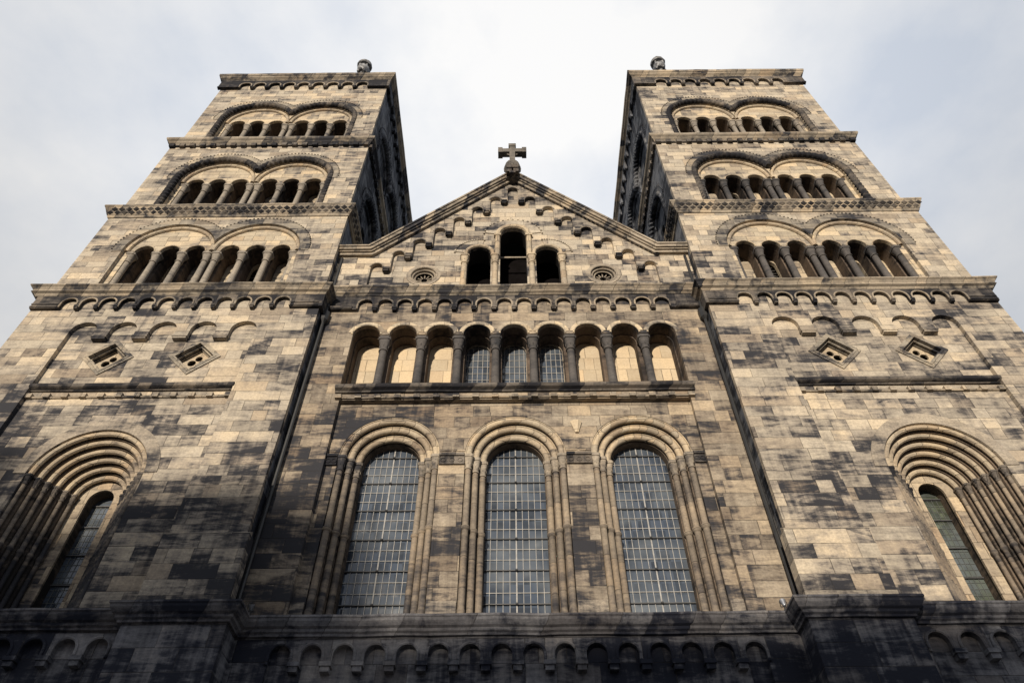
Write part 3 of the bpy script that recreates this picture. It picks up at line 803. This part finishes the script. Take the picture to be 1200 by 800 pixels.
def band(bm, path, a, b, y0, y1):
    """strip between normal offsets a..b below the polyline"""
    def off(d):
        o = []
        for i, p in enumerate(path):
            ns = []
            if i: q = path[i-1]; v = Vector((p[0]-q[0], p[1]-q[1])).normalized(); ns.append(Vector((v.y, -v.x)))
            if i < len(path)-1: q = path[i+1]; v = Vector((q[0]-p[0], q[1]-p[1])).normalized(); ns.append(Vector((v.y, -v.x)))
            m = sum(ns, Vector((0, 0))).normalized(); m /= m.dot(ns[0]); o.append((p[0]+m.x*d, p[1]+m.y*d))
        return o
    slab(bm, off(a)+off(b)[::-1], [], y0, y1)
rp = [(-5.72, kz+.14), (-kx, kz+.14), (0, az+.14), (kx, kz+.14), (5.72, kz+.14)]
bm = bmesh.new()
band(bm, rp, 0, .07, GY-.4, GY+1.2); band(bm, rp, .071, .19, GY-.36, GY+.3); band(bm, rp, .191, .25, GY-.3, GY+.3); band(bm, rp, .251, .36, GY-.24, GY-.002)
rc = part('raking_cornice', bm, 'cornice')
bm = bmesh.new()
for s in (-1, 1):
    L = sqrt(kx**2+(az-kz)**2); ang = math.atan2(az-kz, kx); m = 36
    for i in range(m):
        t = (i+.5)/m; x = -kx+kx*t; z = kz-.29+(az-kz)*t
        box(bm, -.055, .055, -.08, 0, -.07, .03, T(-s*x*-1 if s < 0 else -x, GY-.132, z) @ Matrix.Rotation(ang if s > 0 else -ang, 4, 'Y'))
part('raking_billets', bm, 'corbel', rc)
# triple opening
bm = bmesh.new()
for s in (-1, 1):
    slab(bm, arc(s*1.13, 21.59, .80, 170 if s < 0 else 100, 80 if s < 0 else 10, 20)+arc(s*1.13, 21.59, .5, 80 if s < 0 else 10, 170 if s < 0 else 100, 20), [], GY-.03, GY-.001)
slab(bm, arc(0, 22.7, .98, 170, 10, 24)+arc(0, 22.7, .62, 10, 170, 24), [], GY-.034, GY-.001)
for xc, zs, rr, a0, a1 in ((-1.13, 21.59, .83, 172, 80), (1.13, 21.59, .83, 100, 8), (0, 22.7, 1.01, 172, 8)):
    m = 17
    for i in range(m):
        th = radians(a0+(a1-a0)*i/(m-1)); box(bm, -.03, .03, -.05, 0, -.025, .025, T(xc+rr*cos(th), GY-.005, zs+rr*sin(th)) @ Matrix.Rotation(-th+pi/2, 4, 'Y'))
go = part('gable_opening', bm, 'gable')
bm = bmesh.new()
for s in (-1, 1): tube(bm, archpath(s*1.13, 21.59, .45, GY-.03, 21.35, 21.35, n=22), .065, 8)
tube(bm, archpath(0, 22.7, .53, GY-.05, 21.35, 21.35, n=24), .09, 8)
for s in (-1, 1): box(bm, s*.535-.12, s*.535+.12, GY-.15, GY+.02, 22.55, 22.66)
part('archivolt', bm, 'arch', go, smooth=True)
me = column_mesh('gable_column', 'arch', 21.42-19.55, .1, cap=.4, capw=.14, basew=.15, baseh=.3)
for x in (-1.6, -.6, .6, 1.6): link('column', me, go, T(x, GY-.02, 19.55))
bm = bmesh.new(); box(bm, -1.7, 1.7, 1.6, 1.7, 19.5, 23.3)
for q in (-1.75, 1.65): box(bm, q, q+.1, 1.102, 1.6, 19.5, 23.3)
part('dark_interior', bm, 'dark', go)
bm = bmesh.new(); box(bm, -.44, .44, 1.0, 1.05, 22.15, 22.22); part('tie_bar', bm, 'trim', go)
# roundels
for s in (-1, 1):
    bm = bmesh.new()
    slab(bm, circle(s*2.88, 20.42, .55), [circle(s*2.88, 20.42, .44)], GY-.02, GY-.001)
    for rr, yy, tr in ((.43, GY-.01, .03), (.36, GY+.06, .025), (.29, GY+.13, .025)):
        tube(bm, [(s*2.88+rr*cos(2*pi*i/32), yy, 20.42+rr*sin(2*pi*i/32)) for i in range(33)], tr, 6, cap=False)
    slab(bm, circle(s*2.88, 20.42, .41), [circle(s*2.88, 20.42, .34)], GY+.05, GY+.12)
    rd = part('round_window', bm, 'trim')
    bm = bmesh.new()
    for i in range(12):
        th = 2*pi*i/12; lathe(bm, [(.025, 0), (.022, .1), (.025, .2)], 6)
        # rotate the last ring of spokes into place
        bm.verts.ensure_lookup_table()
        for v in bm.verts[-18:]:
            x, y, z = v.co; rr = .1+z
            v.co = Vector((s*2.88+rr*cos(th)-x*sin(th), GY+.22+y, 20.42+rr*sin(th)+x*cos(th)))
    part('spokes', bm, 'trim', rd)
    bm = bmesh.new(); slab(bm, circle(s*2.88, 20.42, .39), [], GY+.34, GY+.36); part('dark_opening', bm, 'dark', rd)
# nave body and roof behind
bm = bmesh.new()
box(bm, -5.69, 5.69, 1.75, 8.2, 0, 19.4)
slab(bm, [(-5.69, 19.5), (-5.69, kz-.4), (-kx, kz-.4), (0, az-.6), (kx, kz-.4), (5.69, kz-.4), (5.69, 19.5)], [], 1.8, 12)
part('nave_body', bm, 'copper')
# cross
bm = bmesh.new()
lathe(bm, [(.26, -.9, 1), (.24, -.35, .8), (.14, -.3), (.2, -.2), (.29, 0), (.33, .2), (.29, .42), (.17, .52), (.12, .58, 1)], 16)
for k in range(8):
    th = 2*pi*k/8; vv = bmesh.ops.create_icosphere(bm, subdivisions=1, radius=1)['verts']
    mm = Matrix.Translation((.25*cos(th), .25*sin(th), .12)) @ Matrix.Rotation(th, 4, 'Z') @ Matrix.Diagonal((.1, .1, .22, 1))
    for v in vv: v.co = mm @ v.co
cb = part('cross_base', bm, 'crossstone', None, T(0, .3, 27.05), True)
bm = bmesh.new()
a, b = .11, .56
box(bm, -a, a, -.13, .13, .5, 2.05)
for s in (-1, 1):
    box(bm, min(s*a, s*b), max(s*a, s*b), -.128, .128, 1.42, 1.70)
    box(bm, s*(b-.08)-.09, s*(b-.08)+.09, -.15, .15, 1.36, 1.76)
box(bm, -.15, .15, -.15, .15, 1.9, 2.1)
for th in range(4):
    t0 = radians(45+90*th)
    tube(bm, [(.24*cos(t0+radians(q)), -.0, 1.56+.24*sin(t0+radians(q))) for q in (-22, -8, 8, 22)], .05, 6)
part('stone_cross', bm, 'crossstone', cb)
bm = bmesh.new()
box(bm, -.22, .22, -.5, .1, -.62, -.42, Matrix.Rotation(0, 4, 'X'))
for s in (-1, 1): box(bm, s*.13-.1, s*.13+.1, -.46, .1, -.86, -.63)
box(bm, -.11, .11, -.48, .1, -1.0, -.85)
part('apex_corbel', bm, 'corbel', cb)

# --- buttress pilasters on the tower's inner edge and the lower cornice ---
for sg in (1, -1):
    bm = bmesh.new()
    def bx(x0, x1, y0, y1, z0, z1):
        a, b = sorted((sg*x0, sg*x1)); box(bm, a, b, y0, y1, z0, z1)
    bx(5.64, 7.28, -.14, -.001, 10.3, 11.92)
    bx(5.52, 7.3, -.3, -.001, 8.66, 10.298)
    bt = part('buttress', bm, 'wall')
    bm = bmesh.new()
    for x0, x1, y, z, d in ((5.64, 7.28, -.14, 11.921, .14), (5.52, 7.3, -.3, 10.3, .16)):
        xs = sorted((sg*x0, sg*x1)); v = [bm.verts.new(p) for p in ((xs[0], y, z), (xs[1], y, z), (xs[1], y+d-.002, z), (xs[0], y+d-.002, z), (xs[0], y+d-.002, z+.12), (xs[1], y+d-.002, z+.12))]
        for f in ((0, 1, 2, 3), (0, 1, 5, 4), (0, 3, 4), (1, 2, 5), (2, 3, 4, 5)): bm.faces.new([v[i] for i in f])
    part('weathering', bm, 'trim', bt)
# base wall under the lower cornice
path = []
pl = [(14.2, -.05), (7.36, -.05), (7.36, -.33), (5.40, -.33), (5.40, .27)]
path = [(-a, b) for a, b in pl]+[(a, b) for a, b in pl[::-1]]
bm = bmesh.new()
sweep(bm, path, [(-.4, 8.32), (.06, 8.32), (.07, 8.36), (.11, 8.39), (.12, 8.44), (.17, 8.47), (.22, 8.55), (.23, 8.6), (.25, 8.62), (.25, 8.66), (-.3, 8.75)])
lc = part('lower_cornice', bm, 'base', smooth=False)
for s in (-1, 1):
    bm = bmesh.new(); x0, x1 = sorted((s*5.40, s*7.36)); box(bm, x0, x1, -.33, .6, 0, 8.32)
    part('lower_pier', bm, 'base')
# blind arcades of the base
def blind(x0, x1, y, n, pitch, r, first, name):
    bm = bmesh.new()
    cs = [first+k*pitch for k in range(n)]; zs = 8.26-.08-r; zb = 7.78
    o = [(cs[0]-r, 0.9)]
    for i, c in enumerate(cs):
        if i: o += [(c-r, zb)]
        o += arc(c, zs, r, n=14)
        if i < n-1: o += [(c+r, zb)]
    o += [(cs[-1]+r, .9)]
    slab(bm, rect(x0, x1, 0, 8.33), [o], y, y+.12)
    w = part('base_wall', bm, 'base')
    bm = bmesh.new(); box(bm, x0, x1, y+.121, y+.7, 0, 8.33); part('base_field', bm, 'base', w)
    bm = bmesh.new()
    for c in cs: tube(bm, archpath(c, zs, r+.015, y-.01, zb+.02, zb+.02, n=14), .03, 6)
    for a, b in zip(cs, cs[1:]):
        m = (a+b)/2; q = (pitch-2*r)/2
        box(bm, m-q*1.2, m+q*1.2, y-.06, y+.12, zb-.02, zb+.06); box(bm, m-q*.9, m+q*.9, y-.035, y+.12, zb-.12, zb-.021)
    part('blind_arch_moulding', bm, 'base', w, smooth=True)
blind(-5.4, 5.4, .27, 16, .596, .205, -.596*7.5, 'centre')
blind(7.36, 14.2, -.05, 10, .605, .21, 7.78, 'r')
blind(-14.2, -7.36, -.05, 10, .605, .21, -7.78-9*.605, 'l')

# ------------------------------------------------------------------ floodlights on the lower cornice
def flood(x, tilt, label):
    e = bpy.data.objects.new('floodlight', None); C.objects.link(e); e.location = (x, .1, 8.7); e.scale = (.55,)*3
    e['label'] = label; e['category'] = 'floodlight'; e['group'] = 'floodlights on the lower cornice'
    bm = bmesh.new(); box(bm, -.05, .05, -.05, .05, 0, .04); box(bm, -.02, .02, -.02, .02, .04, .18)
    box(bm, -.13, -.115, -.02, .02, .16, .34); box(bm, .115, .13, -.02, .02, .16, .34); box(bm, -.13, .13, -.02, .02, .145, .16)
    link('bracket', mesh('bracket', bm, 'black'), e)
    bm = bmesh.new(); lathe(bm, [(.04, -.16), (.07, -.12), (.08, -.02), (.11, .06), (.12, .1), (.11, .1), (.09, .05)], 14)
    link('lamp_head', mesh('lamp_head', bm, 'metal', True), e, T(0, 0, .3) @ Matrix.Rotation(tilt, 4, 'X'))
flood(-5.2, .5, 'small pale floodlight on the lower cornice beside the left buttress')
flood(5.2, -.4, 'small dark floodlight on the lower cornice beside the right buttress')

# ------------------------------------------------------------------ ground and unseen houses added behind the viewer to throw the shade on the base
bm = bmesh.new(); bmesh.ops.create_grid(bm, x_segments=2, y_segments=2, size=900)
gm = simple('paving', (.16, .15, .14), .85, 0., .25, 2.)
g = link('ground', mesh('ground', bm, gm)); g['kind'] = 'structure'
for nm, col in (('plaster_a', (.42, .34, .24)), ('plaster_b', (.36, .25, .19)), ('roof_tile', (.24, .1, .06)), ('house_glass', (.03, .035, .045)), ('sash', (.6, .58, .54))):
    M[nm] = simple(nm, col, .1 if 'glass' in nm else .8)
def house(x0, x1, yf, depth, eave, ridge, mat, label, cols, rows):
    """front faces +y towards the cathedral"""
    e = bpy.data.objects.new('shading_house', None); C.objects.link(e); e.location = ((x0+x1)/2, yf, 0)
    e['label'] = label; e['category'] = 'house'
    w = x1-x0
    bm = bmesh.new(); xs = [-w/2+w*(i+.5)/cols for i in range(cols)]; hs = []
    for r in range(rows):
        z = 1.2+r*(eave-1.2)/rows
        for x in xs: hs.append(rect(x-.5, x+.5, z, z+1.6))
    slab(bm, rect(-w/2, w/2, 0, eave), hs, -.3, 0); box(bm, -w/2, w/2, -depth, -.5, 0, eave)
    link('wall', mesh('wall', bm, mat), e)
    bm = bmesh.new()
    v = [bm.verts.new(p) for p in ((-w/2-.3, .4, eave), (w/2+.3, .4, eave), (w/2+.3, -depth-.4, eave), (-w/2-.3, -depth-.4, eave), (-w/2-.3, -depth/2, ridge), (w/2+.3, -depth/2, ridge))]
    for f in ((0, 1, 5, 4), (2, 3, 4, 5), (0, 4, 3), (1, 2, 5), (0, 1, 2, 3)): bm.faces.new([v[i] for i in f])
    rf = link('roof', mesh('roof', bm, 'roof_tile'), e)
    bm = bmesh.new(); box(bm, -.5, .5, -.4, .4, -1, 1.2); link('chimney', mesh('chimney', bm, mat), rf, T(w*.3, -depth/2, ridge))
    fm = bmesh.new()
    slab(fm, rect(-.5, .5, 0, 1.6), [rect(-.44, -.03, .06, 1.54), rect(.03, .44, .06, 1.54)], -.16, -.1); fme = mesh('window', fm, 'sash')
    pm = bmesh.new(); box(pm, -.5, .5, -.2, -.17, 0, 1.6); pme = mesh('pane', pm, 'house_glass')
    for r in range(rows):
        z = 1.2+r*(eave-1.2)/rows
        for x in xs: wi = link('window', fme, e, T(x, 0, z)); link('pane', pme, wi)
# heights chosen so the shade reaches z about 11.6 on the left and 8.9 on the right
YH = -75.; dist = -YH+4.; tn = math.tan(SUN_EL)/cos(SUN_AZ); sx = -math.tan(SUN_AZ)*dist
zl = 12.0+dist*tn; zr = 8.75+dist*tn
house(sx-45, sx-4.2, YH, 10, zl-4, zl, 'plaster_a', 'long ochre house, unseen behind the viewer, added to shade the lower front', 12, 5)
house(sx-3.8, sx+42, YH, 10, zr-4, zr, 'plaster_b', 'lower red-brown house, unseen behind the viewer, added to shade the base', 13, 5)
